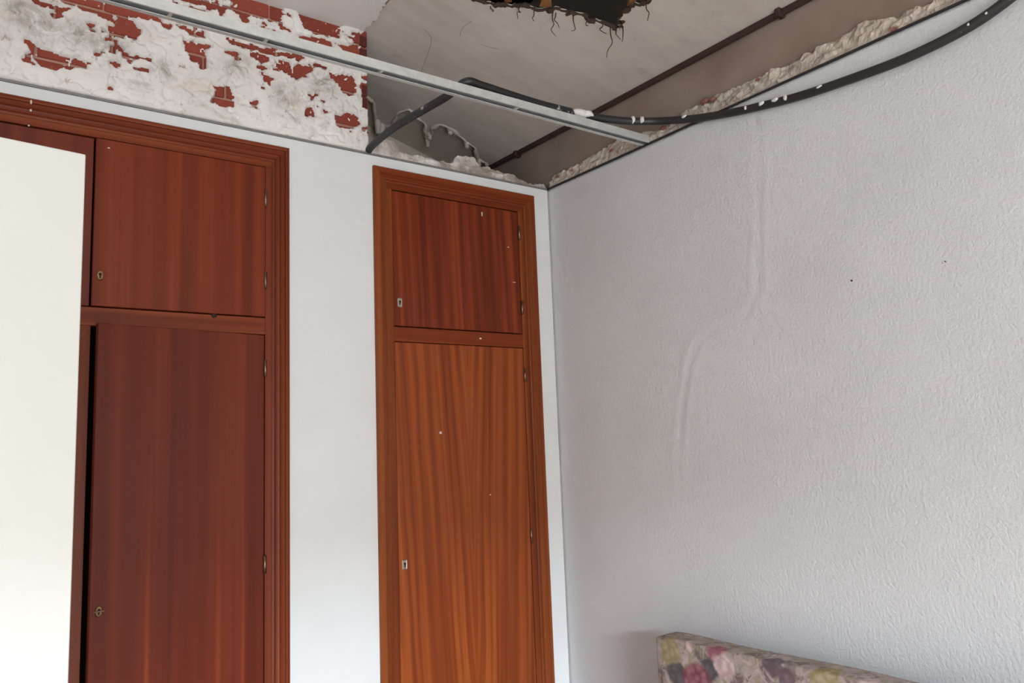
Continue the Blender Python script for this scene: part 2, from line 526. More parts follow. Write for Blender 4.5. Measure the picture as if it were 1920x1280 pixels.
# remains of gypsum over the bricks: a sheet with the bare patches left open
PATCH = [[(-1.764,2.742),(-1.742,2.733),(-1.721,2.735),(-1.713,2.715),(-1.706,2.703),(-1.694,2.713),(-1.685,2.733),(-1.67,2.745),(-1.711,2.74),(-1.73,2.745)],[(-1.702,2.767),(-1.594,2.801),(-1.524,2.799),(-1.523,2.758),(-1.633,2.752),(-1.68,2.76)],[(-1.515,2.793),(-1.453,2.794),(-1.438,2.782),(-1.46,2.775),(-1.515,2.769)],[(-1.586,2.747),(-1.527,2.749),(-1.514,2.756),(-1.484,2.732),(-1.503,2.697),(-1.523,2.712),(-1.54,2.728)],[(-1.438,2.779),(-1.406,2.775),(-1.408,2.761),(-1.426,2.762)],[(-1.391,2.784),(-1.348,2.78),(-1.34,2.77),(-1.317,2.78),(-1.314,2.764),(-1.329,2.756),(-1.386,2.772)],[(-1.37,2.734),(-1.293,2.744),(-1.298,2.726),(-1.308,2.706),(-1.308,2.668),(-1.325,2.662),(-1.331,2.682),(-1.35,2.677),(-1.359,2.704)],[(-1.773,2.622),(-1.751,2.626),(-1.744,2.61),(-1.7,2.604),(-1.662,2.599),(-1.632,2.599),(-1.629,2.589),(-1.661,2.574),(-1.699,2.568),(-1.705,2.555),(-1.728,2.556),(-1.743,2.577)],[(-1.774,2.574),(-1.762,2.585),(-1.755,2.564),(-1.774,2.564)],[(-1.254,2.778),(-1.112,2.782),(-1.037,2.779),(-1.037,2.772),(-1.107,2.768),(-1.221,2.764)],[(-1.171,2.748),(-1.121,2.76),(-1.114,2.753),(-1.127,2.731),(-1.158,2.729)],[(-1.151,2.714),(-1.124,2.722),(-1.124,2.713),(-1.151,2.706)],[(-1.095,2.746),(-1.077,2.741),(-1.051,2.752),(-1.037,2.734),(-1.06,2.713),(-1.083,2.725)],[(-1.028,2.745),(-1.01,2.755),(-0.961,2.759),(-0.97,2.74),(-0.998,2.722),(-1.025,2.7),(-1.037,2.715)],[(-0.912,2.751),(-0.886,2.745),(-0.828,2.765),(-0.818,2.752),(-0.821,2.698),(-0.848,2.688),(-0.867,2.706),(-0.886,2.731)],[(-1.281,2.608),(-1.268,2.613),(-1.252,2.626),(-1.233,2.622),(-1.23,2.605),(-1.22,2.599),(-1.22,2.573),(-1.236,2.561),(-1.26,2.555),(-1.283,2.567),(-1.299,2.563),(-1.276,2.586)],[(-1.177,2.592),(-1.154,2.597),(-1.154,2.571),(-1.161,2.578)],[(-1.141,2.653),(-1.129,2.653),(-1.129,2.642),(-1.141,2.644)],[(-0.994,2.616),(-0.971,2.622),(-0.965,2.592),(-0.994,2.585)],[(-0.897,2.602),(-0.868,2.615),(-0.839,2.629),(-0.814,2.62),(-0.807,2.603),(-0.83,2.579),(-0.878,2.572)],[(-0.795,2.745),(-0.771,2.745),(-0.772,2.658),(-0.792,2.657)],[(-1.247,2.914),(-1.074,2.951),(-1.074,2.907),(-1.077,2.883),(-1.138,2.878),(-1.189,2.886),(-1.235,2.902)],[(-1.388,2.867),(-1.287,2.889),(-1.29,2.869),(-1.349,2.861)],[(-1.387,2.842),(-1.31,2.848),(-1.302,2.842),(-1.372,2.838)],[(-1.015,2.953),(-0.865,2.951),(-0.865,2.922),(-0.879,2.885),(-0.941,2.881),(-0.982,2.882),(-1.0,2.901)],[(-1.019,2.845),(-0.997,2.857),(-0.902,2.869),(-0.904,2.836),(-0.988,2.832)],[(-0.875,2.862),(-0.807,2.875),(-0.805,2.829),(-0.847,2.837)],[(-0.796,2.917),(-0.768,2.929),(-0.767,2.886),(-0.799,2.881)],[(-0.801,2.869),(-0.771,2.877),(-0.771,2.834),(-0.799,2.834)]]
nA, nB = Noise(11), Noise(23)
cell = .0034
gx = np.arange(-2.2, BR1 + .0001, cell); gz = np.arange(ZP + .004, ZC + .0001, cell)
X, Z = np.meshgrid(gx, gz)
f1 = nA.fbm(X * 60, Z * 60, 4); f2 = nB.fbm(X * 60 + 40, Z * 60, 4)
Xw = X + (f1 - f1.mean()) * .026
Zw = Z + (f2 - f2.mean()) * .020
bare = np.zeros(X.shape, bool)
for q in PATCH:
    bare |= in_poly(Xw, Zw, q)
spk = nA.fbm(X * 42 + 7, Z * 60 + 3, 4)
zone = nB.fbm(X * 7, Z * 7, 2) + .22 * (Z - 2.64) / .25
bare |= (spk > .655) & (zone > .52)
bare |= (X < -1.86) & (nA.fbm(X * 9, Z * 16, 4) > .56)
# keep scattered crumbs of plaster inside the patches
bare &= ~((nB.fbm(X * 75, Z * 95 + 11, 3) > .67))
inn = bare.copy()
thick = .003 + .009 * nA.fbm(X * 10, Z * 10, 4) + .009 * nB.fbm(X * 34, Z * 44, 4) - .006 * np.clip(np.abs(nA.fbm(X * 18 + 5, Z * 18, 3) - .5) * -14 + 1, 0, 1)
sm = thick
Yp = .006 - sm
solid = ~bare
cs = solid[:-1, :-1] & solid[1:, :-1] & solid[:-1, 1:] & solid[1:, 1:]
use = np.zeros(X.shape, bool)
cnt = np.zeros(X.shape, int)
for dj in (0, 1):
    for di in (0, 1):
        cnt[dj:dj + cs.shape[0], di:di + cs.shape[1]] += cs
use = cnt > 0
edge = use & (cnt < 4)
Yp = np.where(edge, .0075, Yp)
Yp[0, :] = .010
idx = -np.ones(X.shape, int)
idx[use] = np.arange(use.sum())
vs = np.stack([X[use], Yp[use], Z[use]], -1)
J, I = np.nonzero(cs)
fs = np.stack([idx[J, I], idx[J, I + 1], idx[J + 1, I + 1], idx[J + 1, I]], -1)
pl = obj('plaster_coat', vs.tolist(), fs.tolist(), M['gypsum'], wall_back, True)
pl['label'] = 'patchy white gypsum left on the bricks'

# ================================================================ broken plaster along the wall tops
def rough_ridge(name, pts, axis, m, parent, depth=.055, seed=1, rough=.010, chunk=22):
    """a crumbled ridge along a wall top. pts = (position along, top height); axis 'x': back wall, 'y': right wall"""
    n1, n2 = Noise(seed), Noise(seed + 50)
    pos = np.array([q[0] for q in pts]); top = np.array([q[1] for q in pts])
    o_ = np.argsort(pos); pos, top = pos[o_], top[o_]
    s = np.arange(pos[0], pos[-1] + 1e-6, .006)
    tz = np.interp(s, pos, top) + (n1.fbm(s * 45, s * 0, 4) - .5) * .022
    tz = np.maximum(tz, ZP + .012)
    rows = 13
    vs, fs = [], []
    for j in range(rows):
        w = j / (rows - 1)
        if w <= .62:                      # front face
            k = w / .62
            z_ = (ZP - .004) + (tz - ZP + .004) * k
            d = .004 + .012 * k * k + (n1.fbm(s * chunk, z_ * chunk * 2.2, 4) - .5) * rough * 2.2 * min(1, k * 2.5)
        else:                             # over the top and backwards
            k = (w - .62) / .38
            d = .016 + (depth - .016) * k + (n2.fbm(s * chunk, k * 5 + s * 0, 3) - .5) * rough
            z_ = tz - .004 * np.sin(k * 3.14) * 0 - .012 * k + (n2.fbm(s * 40, k * 6 + s * 0, 3) - .5) * .012
        for a, b, c in zip(s, d, z_):
            vs.append((a, b, c) if axis == 'x' else (b, a, c))
    n = len(s)
    for j in range(rows - 1):
        for i in range(n - 1):
            q = (j * n + i, j * n + i + 1, (j + 1) * n + i + 1, (j + 1) * n + i)
            fs.append(q if axis == 'x' else q[::-1])
    fs.append(tuple(j * n for j in range(rows))); fs.append(tuple(j * n + n - 1 for j in range(rows - 1, -1, -1)))
    bm = bmesh.new()
    bv = [bm.verts.new(v) for v in vs]
    for f in fs: bm.faces.new([bv[i] for i in f])
    # close the back
    for i in range(n - 1): bm.faces.new((bv[i], bv[(rows - 1) * n + i], bv[(rows - 1) * n + i + 1], bv[i + 1]))
    return from_bm(name, bm, m, parent)
o = rough_ridge('broken_plaster', [(-.775, 2.53), (-.74, 2.555), (-.70, 2.58), (-.67, 2.575), (-.645, 2.54), (-.6, 2.535), (-.5, 2.531), (-.43, 2.533), (-.41, 2.56), (-.37, 2.578),
             (-.34, 2.573), (-.305, 2.55), (-.25, 2.545), (-.19, 2.54), (-.15, 2.538), (-.12, 2.525), (-.05, 2.515), (0, 2.525)], 'x', M['ledge'], wall_back, .06, 3, .012)
o['label'] = 'white lumps of broken plaster along the wall top'
o = rough_ridge('crumbled_edge', [(0, 2.53), (-.03, 2.552), (-.1, 2.552), (-.2, 2.56), (-.33, 2.566), (-.42, 2.572), (-.5, 2.56), (-.6, 2.54), (-.7, 2.555), (-.76, 2.566), (-.9, 2.562), (-1.06, 2.556),
             (-1.15, 2.562), (-1.247, 2.562), (-1.3, 2.574), (-1.36, 2.568), (-1.42, 2.545), (-1.6, 2.535), (-2.2, 2.535)], 'y', M['crumble'], wall_right, .06, 9, .016, 40)
o['label'] = 'crumbled plaster edge with specks of brick'

random.seed(31)
for (y_, z_, r_) in ((-.37, 2.536, .010), (-.475, 2.550, .011), (-.62, 2.532, .010), (-.80, 2.556, .013), (-.83, 2.550, .012), (-.06, 2.535, .008), (-1.0, 2.547, .006)):
    bm = bmesh.new(); bmesh.ops.create_icosphere(bm, subdivisions=1, radius=r_)
    for v in bm.verts: v.co = Vector((v.co.x * .8, v.co.y * random.uniform(1.2, 1.9), v.co.z * random.uniform(.6, .9))) + Vector((.006, y_, z_))
    from_bm('brick_fragment', bm, M['brick_crumb'], wall_right)

# ================================================================ old plaster ceiling with its hole
HOLE = [(-0.612,-0.418),(-0.581,-0.433),(-0.549,-0.445),(-0.528,-0.474),(-0.506,-0.486),(-0.484,-0.526),(-0.456,-0.531),(-0.418,-0.562),(-0.407,-0.589),(-0.38,-0.6),(-0.36,-0.609),(-0.335,-0.631),(-0.308,-0.627),(-0.276,-0.651),(-0.241,-0.662),(-0.221,-0.684),(-0.242,-0.711),(-0.257,-0.703),(-0.267,-0.742),(-0.264,-0.781),(-0.255,-0.805),(-0.251,-0.83),(-0.256,-0.848)]
ARCH = [(-0.576,0.387),(-0.558,0.391),(-0.492,0.516),(-0.447,0.519),(-0.424,0.476),(-0.459,0.39),(-0.443,0.315),(-0.392,0.343),(-0.351,0.35),(-0.298,0.434),(-0.274,0.441),(-0.315,0.352),(-0.305,0.3),(-0.26,0.29),(-0.214,0.311),(-0.116,0.332),(-0.052,0.401),(-0.016,0.393)]
random.seed(8)
def jag(pts, amp, n=4):
    out = []
    for a, b in zip(pts[:-1], pts[1:]):
        for k in range(n):
            t_ = k / n
            j_ = amp if k else amp * .3
            out.append((a[0] + (b[0] - a[0]) * t_ + random.uniform(-j_, j_), a[1] + (b[1] - a[1]) * t_ + random.uniform(-j_, j_)))
    out.append(pts[-1])
    return out
hole = jag(HOLE + [(-.27, -.92), (-.33, -.98), (-.41, -1.0), (-.5, -.96), (-.57, -.90), (-.63, -.80), (-.67, -.68), (-.69, -.56), (-.66, -.46), (-.612, -.418)], .005)[:-1]
edge = jag([(-.79, .28), (-.74, .33), (-.66, .36)] + ARCH + [(.0, .42), (.03, .45)], .005, 4)
SL = (ZC - 2.72) / .81                   # the plaster slopes down to the stippled wall
def cz(x): return ZC - max(0.0, x + .79) * SL
outer = [(-.79, FY), (.03, FY)] + edge[::-1]
def slab(name, loops, z0, z1, m, parent=None):
    """flat plate with holes: loops[0] outer, others holes"""
    L = [[Vector((x, y, 0)) for x, y in lp] for lp in loops]
    flat = [v for lp in L for v in lp]
    tris = geometry.tessellate_polygon(L)
    n = len(flat)
    vs = [(v.x, v.y, z0 + cz(v.x) - ZC) for v in flat] + [(v.x, v.y, z1 + cz(v.x) - ZC) for v in flat]
    bm = bmesh.new()
    bv = [bm.verts.new(v) for v in vs]
    for a, b, c in tris:
        for k in (0, n):
            try: bm.faces.new((bv[a + k], bv[b + k], bv[c + k]))
            except ValueError: pass
    s = 0
    for lp in L:
        k = len(lp)
        for i in range(k):
            a, b = s + i, s + (i + 1) % k
            try: bm.faces.new((bv[a], bv[b], bv[b + n], bv[a + n]))
            except ValueError: pass
        s += k
    return from_bm(name, bm, m, parent)
ceiling = struct(slab('ceiling', [outer, hole], ZC, ZC + .014, M['cement']), 'grey old plaster ceiling with a ragged hole')
o = slab('upper_layer', [[(-.79, .1), (.03, .1), (.03, YB), (-.79, YB)]], ZC + .02, ZC + .05, M['cement_dark'], ceiling)
# thicker lip and drips where the plaster has broken away at the back
for (px_, py_, h_, r_) in [(-.286, .435, .04, .011), (-.297, .40, .022, .013), (-.462, .515, .05, .018), (-.487, .50, .055, .014), (-.26, .295, .016, .013), (-.16, .325, .016, .014), (-.055, .395, .03, .013)]:
    zc_ = cz(px_)
    tube('plaster_drip', [(px_, py_, zc_ + .01), (px_ + .004, py_ + .004, zc_ - h_ * .5), (px_, py_, zc_ - h_)], lambda t_, r_=r_: r_ * (1.15 - .5 * t_), M['cement'], ceiling, 7, 3)
lip = []
for k in range(len(edge)):
    lip.append((edge[k][0], edge[k][1] - .006, cz(edge[k][0]) + .001))
tube('plaster_lip', lip, lambda t_: .008 + .003 * math.sin(t_ * 61) + .002 * math.sin(t_ * 137), M['cement'], ceiling, 7, raw=True)

# white skim coat still on the ceiling beside the bricks
sk = jag([(-.79, .006), (-.788, -.05), (-.785, -.10), (-.795, -.15), (-.806, -.20), (-.79, -.3), (-.83, -.45), (-.80, -.6), (-.86, -.9), (-.82, -1.3), (-.88, -1.8), (-.85, FY)], .006, 6)
o = slab('skim_coat', [[(XL, FY), (XL, .12), (-.79, .12)] + sk], ZC - .012, ZC + .016, M['skim'], ceiling)
o['label'] = 'smooth whitish skim coat with a broken edge'

# esparto fibres hanging from the rim, laths in the dark
random.seed(21)
for (x_, y_, L_) in [(-.41, -.57, .075), (-.405, -.575, .05), (-.36, -.607, .055), (-.253, -.658, .10), (-.235, -.668, .035), (-.224, -.683, .04), (-.251, -.817, .055), (-.496, -.505, .03),
                     (-.456, -.533, .035), (-.324, -.633, .03), (-.257, -.705, .025), (-.556, -.443, .02), (-.28, -.65, .035)]:
    zc_ = cz(x_)
    p_ = [(x_, y_ - .004, zc_ + .012)]
    for k in range(1, 5):
        p_.append((x_ + random.uniform(-.006, .006) * k * .6, y_ + random.uniform(-.006, .006) * k * .5, zc_ - L_ * k / 4))
    tube('hanging_fibre', p_, lambda t_: .0022 * (1 - .6 * t_), M['fibre'], ceiling, 5, 3)
for (a_, b_) in [((-.60, -.76, ZC + .0), (-.41, -.55, ZC - .08)), ((-.50, -.80, ZC), (-.43, -.545, ZC - .075)), ((-.36, -.97, ZC - .06), (-.25, -.75, ZC - .12)),
                 ((-.67, -.62, ZC + .03), (-.50, -.46, ZC - .04))]:
    a_, b_ = Vector(a_), Vector(b_)
    d_ = (b_ - a_).normalized(); s_ = d_.cross(Vector((0, 0, 1))).normalized() * .011; u_ = Vector((0, 0, .004))
    vs = [q + e1 * s_ + e2 * u_ for q in (a_, b_) for e1, e2 in ((-1, -1), (1, -1), (1, 1), (-1, 1))]
    fs = [(0, 1, 2, 3), (7, 6, 5, 4)] + [(i, i + 4, (i + 1) % 4 + 4, (i + 1) % 4) for i in range(4)]
    obj('lath', vs, fs, M['lath'], ceiling)
# crumbs around the hole rim
rim = [(x_, y_, cz(x_) + .006) for x_, y_ in hole]
tube('hole_rim', rim, lambda t_: .0065 + .002 * math.sin(t_ * 90) + .0015 * math.sin(t_ * 201), M['fibre'], ceiling, 6, raw=True)

for c_ in [[(-.644, -.17), (-.607, -.153), (-.581, -.1), (-.549, -.002), (-.526, .066)], [(-.558, -.334), (-.561, -.283), (-.545, -.238)], [(-.478, -.261), (-.451, -.269), (-.421, -.289)]]:
    tube('hair_crack', [(x_, y_, cz(x_) + .0003) for x_, y_ in c_], .0007, M['fibre'], ceiling, 5, 6)

# dark pipe along the ceiling, parallel with the stippled wall
pp = empty('ceiling_pipe', (.012, -.4, 2.712))
tag(pp, 'thin dark rusty pipe running along the edge of the grey ceiling', 'pipe')
o = tube('pipe', [(.012, FY + .01, 2.713), (.012, -1.0, 2.713), (.010, 0, 2.714), (.004, .56, 2.716)], .0105, M['pipe']); adopt(o, pp)
for y_ in (-1.09, .2):
    bm = bmesh.new(); add_box(bm, -.006, .026, y_ - .01, y_ + .01, 2.699, 2.726, .004)
    o = from_bm('clip', bm, M['pipe']); adopt(o, pp)

# ================================================================ ceiling channel
ch = empty('ceiling_channel', (-1.6, -.545, 2.5))
tag(ch, 'white galvanised ceiling channel spanning above the wardrobes', 'channel')
prof = [(-.562, 2.5), (-.557, 2.5), (-.557, 2.503), (-.560, 2.503), (-.560, 2.522), (-.526, 2.522), (-.526, 2.5025), (-.536, 2.5025), (-.536, 2.5), (-.524, 2.5), (-.524, 2.524), (-.562, 2.524)]
vs = [(x_, y_, z_) for x_ in (XL, -.002) for y_, z_ in prof]
k = len(prof)
bm = bmesh.new()
bv = [bm.verts.new(v) for v in vs]
for i in range(k): bm.faces.new((bv[i], bv[(i + 1) % k], bv[k + (i + 1) % k], bv[k + i]))
bm.faces.new(bv[:k]); bm.faces.new(bv[k:])
o = from_bm('channel_body', bm, M['galv']); adopt(o, ch)
o = box('channel_slot_shade', XL, -.002, -.5585, -.5275, 2.506, 2.521, M['slot_shade']); adopt(o, ch)  # darker liner, the shade inside the open slot put into its colour
for x_ in (-1.53, -1.31, -1.0, -.55):
    o = box('joint_clip', x_ - .004, x_ + .004, -.558, -.525, 2.5005, 2.509, M['galv']); adopt(o, ch)

# ================================================================ black conduit
cb = empty('black_conduit', (-.02, -1.0, 2.46))
tag(cb, 'black plastic conduit looping from the wardrobe wall along the stippled wall', 'conduit')
path = [(-.775, -.002, 2.508), (-.772, -.04, 2.519), (-.774, -.19, 2.522), (-.760, -.36, 2.522), (-.742, -.46, 2.528), (-.715, -.525, 2.553), (-.66, -.530, 2.553), (-.554, -.528, 2.550), (-.446, -.525, 2.549),
        (-.336, -.533, 2.547), (-.239, -.543, 2.546), (-.115, -.584, 2.543), (-.03, -.645, 2.540), (-.019, -.771, 2.504), (-.017, -.895, 2.474), (-.017, -1.01, 2.452),
        (-.018, -1.15, 2.430), (-.02, -1.307, 2.416), (-.021, -1.448, 2.410), (-.021, -1.575, 2.418), (-.021, -1.66, 2.437), (-.021, -1.76, 2.475), (-.021, -1.9, 2.525), (-.021, -2.1, 2.585), (-.021, -2.5, 2.64), (-.021, -3.4, 2.66), (-.021, FY + .02, 2.66)]
o = tube('conduit', path, .0122, M['conduit'], None, 14, 10); adopt(o, cb)
random.seed(4)
sp = smooth_path(path, 10)
def blob(name, c, r, m, sx=1, sy=1, sz=1, seed=0):
    bm = bmesh.new()
    bmesh.ops.create_icosphere(bm, subdivisions=2, radius=r)
    rr = random.Random(seed)
    for v in bm.verts:
        f = 1 + rr.uniform(-.22, .22)
        v.co = Vector((v.co.x * sx * f, v.co.y * sy * f, v.co.z * sz * f)) + Vector(c)
    return from_bm(name, bm, m, None, True)
for i, (c_, r_, s3) in enumerate([((-.290, -.541, 2.547), .0155, (2.3, 1, .85)), ((-.262, -.546, 2.549), .0135, (1.5, 1, .9)), ((-.11, -.594, 2.545), .0105, (.45, 1, 1.15)), ((-.085, -.612, 2.545), .0105, (.45, 1, 1.15)),
                                  ((-.033, -.745, 2.517), .008, (.6, 1.3, .5)), ((-.028, -1.03, 2.452), .006, (.8, 1.6, 1)), ((-.029, -1.075, 2.445), .007, (.7, 1.8, .8)), ((-.030, -1.11, 2.439), .0065, (.7, 1.0, 1.5)),
                                  ((-.0295, -1.215, 2.427), .006, (.7, 1.7, .6)), ((-.029, -.975, 2.46), .005, (.8, .8, 1.3)), ((-.032, -1.60, 2.422), .0035, (.6, 1, 1)), ((-.033, -1.64, 2.43), .003, (.6, 1, 1))]):
    o = blob('plaster_splash', c_, r_, M['gypsum'], *s3, seed=i); adopt(o, cb)

# ================================================================ wardrobes
def architrave(parent, w, prof, mv, mh):
    """three mitred mouldings round an opening; prof = (distance inwards, height proud of the wall)"""
    x0, x1, zt = w['x0'], w['x1'], w['top']
    k = len(prof)
    def sweep(name, pts, m):
        bm = bmesh.new()
        rings = [[bm.verts.new(v) for v in r] for r in pts]
        for a, b in zip(rings[:-1], rings[1:]):
            for i in range(k): bm.faces.new((a[i], a[(i + 1) % k], b[(i + 1) % k], b[i]))
        bm.faces.new(rings[0]); bm.faces.new(rings[-1])
        o = from_bm(name, bm, m); adopt(o, parent); return o
    sweep('architrave', [[(x1 - u, -d, 0) for u, d in prof], [(x1 - u, -d, zt - u) for u, d in prof]], mv)
    sweep('architrave', [[(x0 + u, -d, 0) for u, d in prof], [(x0 + u, -d, zt - u) for u, d in prof]], mv)
    sweep('architrave', [[(x0 + u, -d, zt - u) for u, d in prof], [(x1 - u, -d, zt - u) for u, d in prof]], mh)
PROF_L = [(0, -.004), (0, .010), (.003, .014), (.010, .016), (.0135, .014), (.0145, .009), (.020, .009), (.022, .014), (.027, .015), (.0295, .012), (.031, .008), (.037, .007), (.0385, .010), (.043, .010), (.046, .005), (.052, .004), (.052, -.004)]
PROF_R = [(0, -.004), (0, .011), (.004, .015), (.022, .015), (.0255, .010), (.033, .010), (.036, .013), (.041, .012), (.044, .006), (.050, .004), (.050, -.004)]
DOOR_Z = (.09, 1.858, 1.914, 2.384)          # lower door bottom/top, upper door bottom/top
def hinge(door, x, z, m):
    b = tube('hinge', [(x, -.005, z - .026), (x, -.005, z + .026)], .0048, m, door, 8, raw=True)
    return b
def escutcheon(door, x, z, m, style):
    bm = bmesh.new()
    if style == 'plate':
        add_box(bm, x - .0085, x + .0085, -.0045, .0, z - .016, z + .016, .003)
    else:
        r = bmesh.ops.create_cone(bm, cap_ends=True, segments=20, radius1=.012, radius2=.009, depth=.005)
        for v in r['verts']: v.co = Vector((x + v.co.x * .8, -.0022 - v.co.z, z + v.co.y * 1.35))
    e = from_bm('escutcheon', bm, m, door)
    bm = bmesh.new()
    add_box(bm, x - .0018, x + .0018, -.0056, -.001, z - .008, z + .002)
    r = bmesh.ops.create_cone(bm, cap_ends=True, segments=12, radius1=.0038, radius2=.0038, depth=.0048)
    for v in r['verts']: v.co = Vector((x + v.co.x, -.0033 + v.co.z, z + .003 + v.co.y))
    from_bm('keyhole', bm, M['black'], door)
def panel(name, x0, x1, z0, z1, m, parent, y=-.002, th=.018):
    o = box(name, x0, x1, y, y + th, z0, z1, m, None, .0015)
    adopt(o, parent)
    return o
def carcass(parent, x0, x1, zt):
    o = boxes('carcass', [(x0 - .012, x0, .02, .6, 0, zt), (x1, x1 + .012, .02, .6, 0, zt), (x0, x1, .59, .6, 0, zt), (x0, x1, .02, .6, zt, zt + .012), (x0, x1, .02, .6, .05, .07),
                          (x0, x1, .03, .6, 1.875, 1.895)], M['closet'])
    adopt(o, parent); return o

# right, narrow wardrobe
rw = empty('wardrobe', ((RW['x0'] + RW['x1']) / 2, .3, 0))
tag(rw, 'narrow mahogany wardrobe with two doors built in next to the room corner', 'wardrobe', 'built-in wardrobes')
architrave(rw, RW, PROF_R, M['wood_frame_v'], M['wood_frame_h'])
dx0, dx1 = -.688, -.152
adopt(box('stile', RW['x0'] + .05, dx0 - .002, -.001, .03, 0, 2.388, M['wood_frame_v']), rw)
adopt(box('stile', dx1 + .002, RW['x1'] - .05, -.001, .03, 0, 2.388, M['wood_frame_v']), rw)
adopt(box('top_rail', RW['x0'] + .05, RW['x1'] - .05, -.001, .03, 2.387, 2.408, M['wood_frame_h']), rw)
adopt(box('cross_rail', dx0 - .002, dx1 + .002, -.0015, .03, 1.8605, 1.910, M['wood_frame_h'], None, .001), rw)
adopt(box('plinth', dx0 - .002, dx1 + .002, -.001, .03, 0, .086, M['wood_frame_h']), rw)
carcass(rw, RW['x0'] + .05, RW['x1'] - .05, 2.40)
du = panel('upper_door', dx0, dx1, DOOR_Z[2], DOOR_Z[3], M['wood_r_up'], rw, .001)
dl = panel('lower_door', dx0, dx1, DOOR_Z[0], DOOR_Z[1], M['wood_r_low'], rw, -.001)
for z_ in (2.301, 2.012): hinge(du, dx1 + .001, z_, M['hinge'])
for z_ in (1.758, 1.174, .45): hinge(dl, dx1 + .001, z_, M['hinge'])
escutcheon(du, -.667, 1.993, M['nickel'], 'plate')
escutcheon(dl, -.668, 1.130, M['nickel'], 'plate')

# left, wide wardrobe (four doors, the lower right one ajar)
lw = empty('wardrobe', ((LW['x0'] + LW['x1']) / 2, .3, 0))
tag(lw, 'wide dark red wardrobe behind the white panel, one lower door ajar', 'wardrobe', 'built-in wardrobes')
architrave(lw, LW, PROF_L, M['wood_lf_v'], M['wood_lf_h'])
rx0, rx1 = -1.597, -1.127          # right pair of doors
mx0 = -1.632                       # mullion between the lower doors
lx0 = LW['x0'] + .075
adopt(box('stile', rx1 + .002, LW['x1'] - .052, -.001, .03, 0, 2.388, M['wood_lf_v']), lw)
adopt(box('stile', LW['x0'] + .052, lx0 - .002, -.001, .03, 0, 2.388, M['wood_lf_v']), lw)
adopt(box('top_rail', LW['x0'] + .052, LW['x1'] - .052, -.001, .03, 2.387, 2.408, M['wood_lf_h']), lw)
adopt(box('cross_rail', lx0 - .002, rx1 + .002, -.0015, .03, 1.8605, 1.911, M['wood_lf_h'], None, .001), lw)
adopt(box('mullion', mx0, rx0 + .001, -.001, .03, .086, 1.8605, M['wood_lf_v'], None, .001), lw)
adopt(box('plinth', lx0 - .002, rx1 + .002, -.001, .03, 0, .086, M['wood_lf_h']), lw)
carcass(lw, LW['x0'] + .052, LW['x1'] - .052, 2.40)
du = panel('upper_door', rx0, rx1, DOOR_Z[2], DOOR_Z[3], M['wood_l_up'], lw, -.006)
for z_ in (2.286, 2.028): hinge(du, rx1 + .001, z_, M['hinge'])
escutcheon(du, -1.578, 1.998, M['brass'], 'oval')
for ch_ in du.children:
    if ch_.name.startswith(('escutcheon', 'keyhole')): ch_.location.y = -.004
du2 = panel('upper_door', lx0, rx0 - .004, DOOR_Z[2], DOOR_Z[3], M['wood_l_low'], lw, .003)
escutcheon(du2, lx0 + .02, 1.998, M['brass'], 'oval')
dl2 = panel('lower_door', lx0, mx0 - .003, DOOR_Z[0], DOOR_Z[1], M['wood_l_low'], lw, -.001)
escutcheon(dl2, lx0 + .02, 1.130, M['brass'], 'oval')
dl = panel('lower_door', rx0 + .003, rx1, DOOR_Z[0], DOOR_Z[1], M['wood_l_low'], lw, -.001)
dl['label'] = 'dark red lower door standing ajar'
for z_ in (1.758, 1.184, .45): hinge(dl, rx1 + .001, z_, M['hinge'])
escutcheon(dl, -1.574, 1.127, M['brass'], 'oval')
key = box('key', -1.587, -1.561, -.0095, -.0065, 1.1255, 1.1295, M['hinge'], dl, .001)
ang = math.radians(9)
T = Matrix.Translation((rx1, -.003, 0)) @ Matrix.Rotation(ang, 4, 'Z') @ Matrix.Translation((-rx1, .003, 0))
for o in [dl] + [c for c in dl.children if not c.name.startswith('hinge')]:
    o.data.transform(T)
# latch mark on the cross rail
adopt(tube('bolt_hole', [(-1.276, .0, 1.909), (-1.276, -.004, 1.909)], .008, M['closet'], None, 10, raw=True), lw)

# chips of bare wood and paint specks on the woodwork
random.seed(12)
for i in range(34):
    z_ = random.choice([random.uniform(.8, 2.44), random.uniform(1.9, 2.44)])
    w_ = random.uniform(.0012, .003); h_ = random.uniform(.002, .008)
    adopt(box('paint_chip', RW['x0'] + .001, RW['x0'] + .002 + w_, -.0158 + .004, -.0100, z_, z_ + h_, M['fleck']), rw)
for (x_, z_, w_, h_) in [(-.318, 2.372 - .02, .002, .014), (-.203, 2.24, .003, .003), (-.52, 1.552, .004, .008), (-.323, 1.33, .002, .004), (-.343, 1.886, .004, .005), (-.182, 2.107, .006, .002)]:
    adopt(box('paint_chip', x_ - w_, x_ + w_, -.0032, -.0005, z_ - h_ / 2, z_ + h_ / 2, M['fleck']), rw)
for (x_, z_, w_, h_, y_) in [(-1.755, 2.446, .002, .010, -.0175), (-1.755, 2.423, .002, .006, -.0175), (-1.757, 2.385, .002, .003, -.005), (-1.566, 2.36, .003, .003, -.0075)]:
    adopt(box('paint_chip', x_ - w_, x_ + w_, y_, y_ + .004, z_ - h_ / 2, z_ + h_ / 2, M['fleck']), lw)

# ================================================================ white panel standing in front of the left wardrobe
bm = bmesh.new()
add_box(bm, -.82, 0, -.018, .018, 0, 2.008, .0015)
wp = from_bm('white_panel', bm, M['white_board'])
wp.location = (-1.740, -.9, 0.0)
wp.rotation_euler = (0, 0, math.radians(8))
tag(wp, 'plain off-white upright panel in front of the wide wardrobe', 'panel')

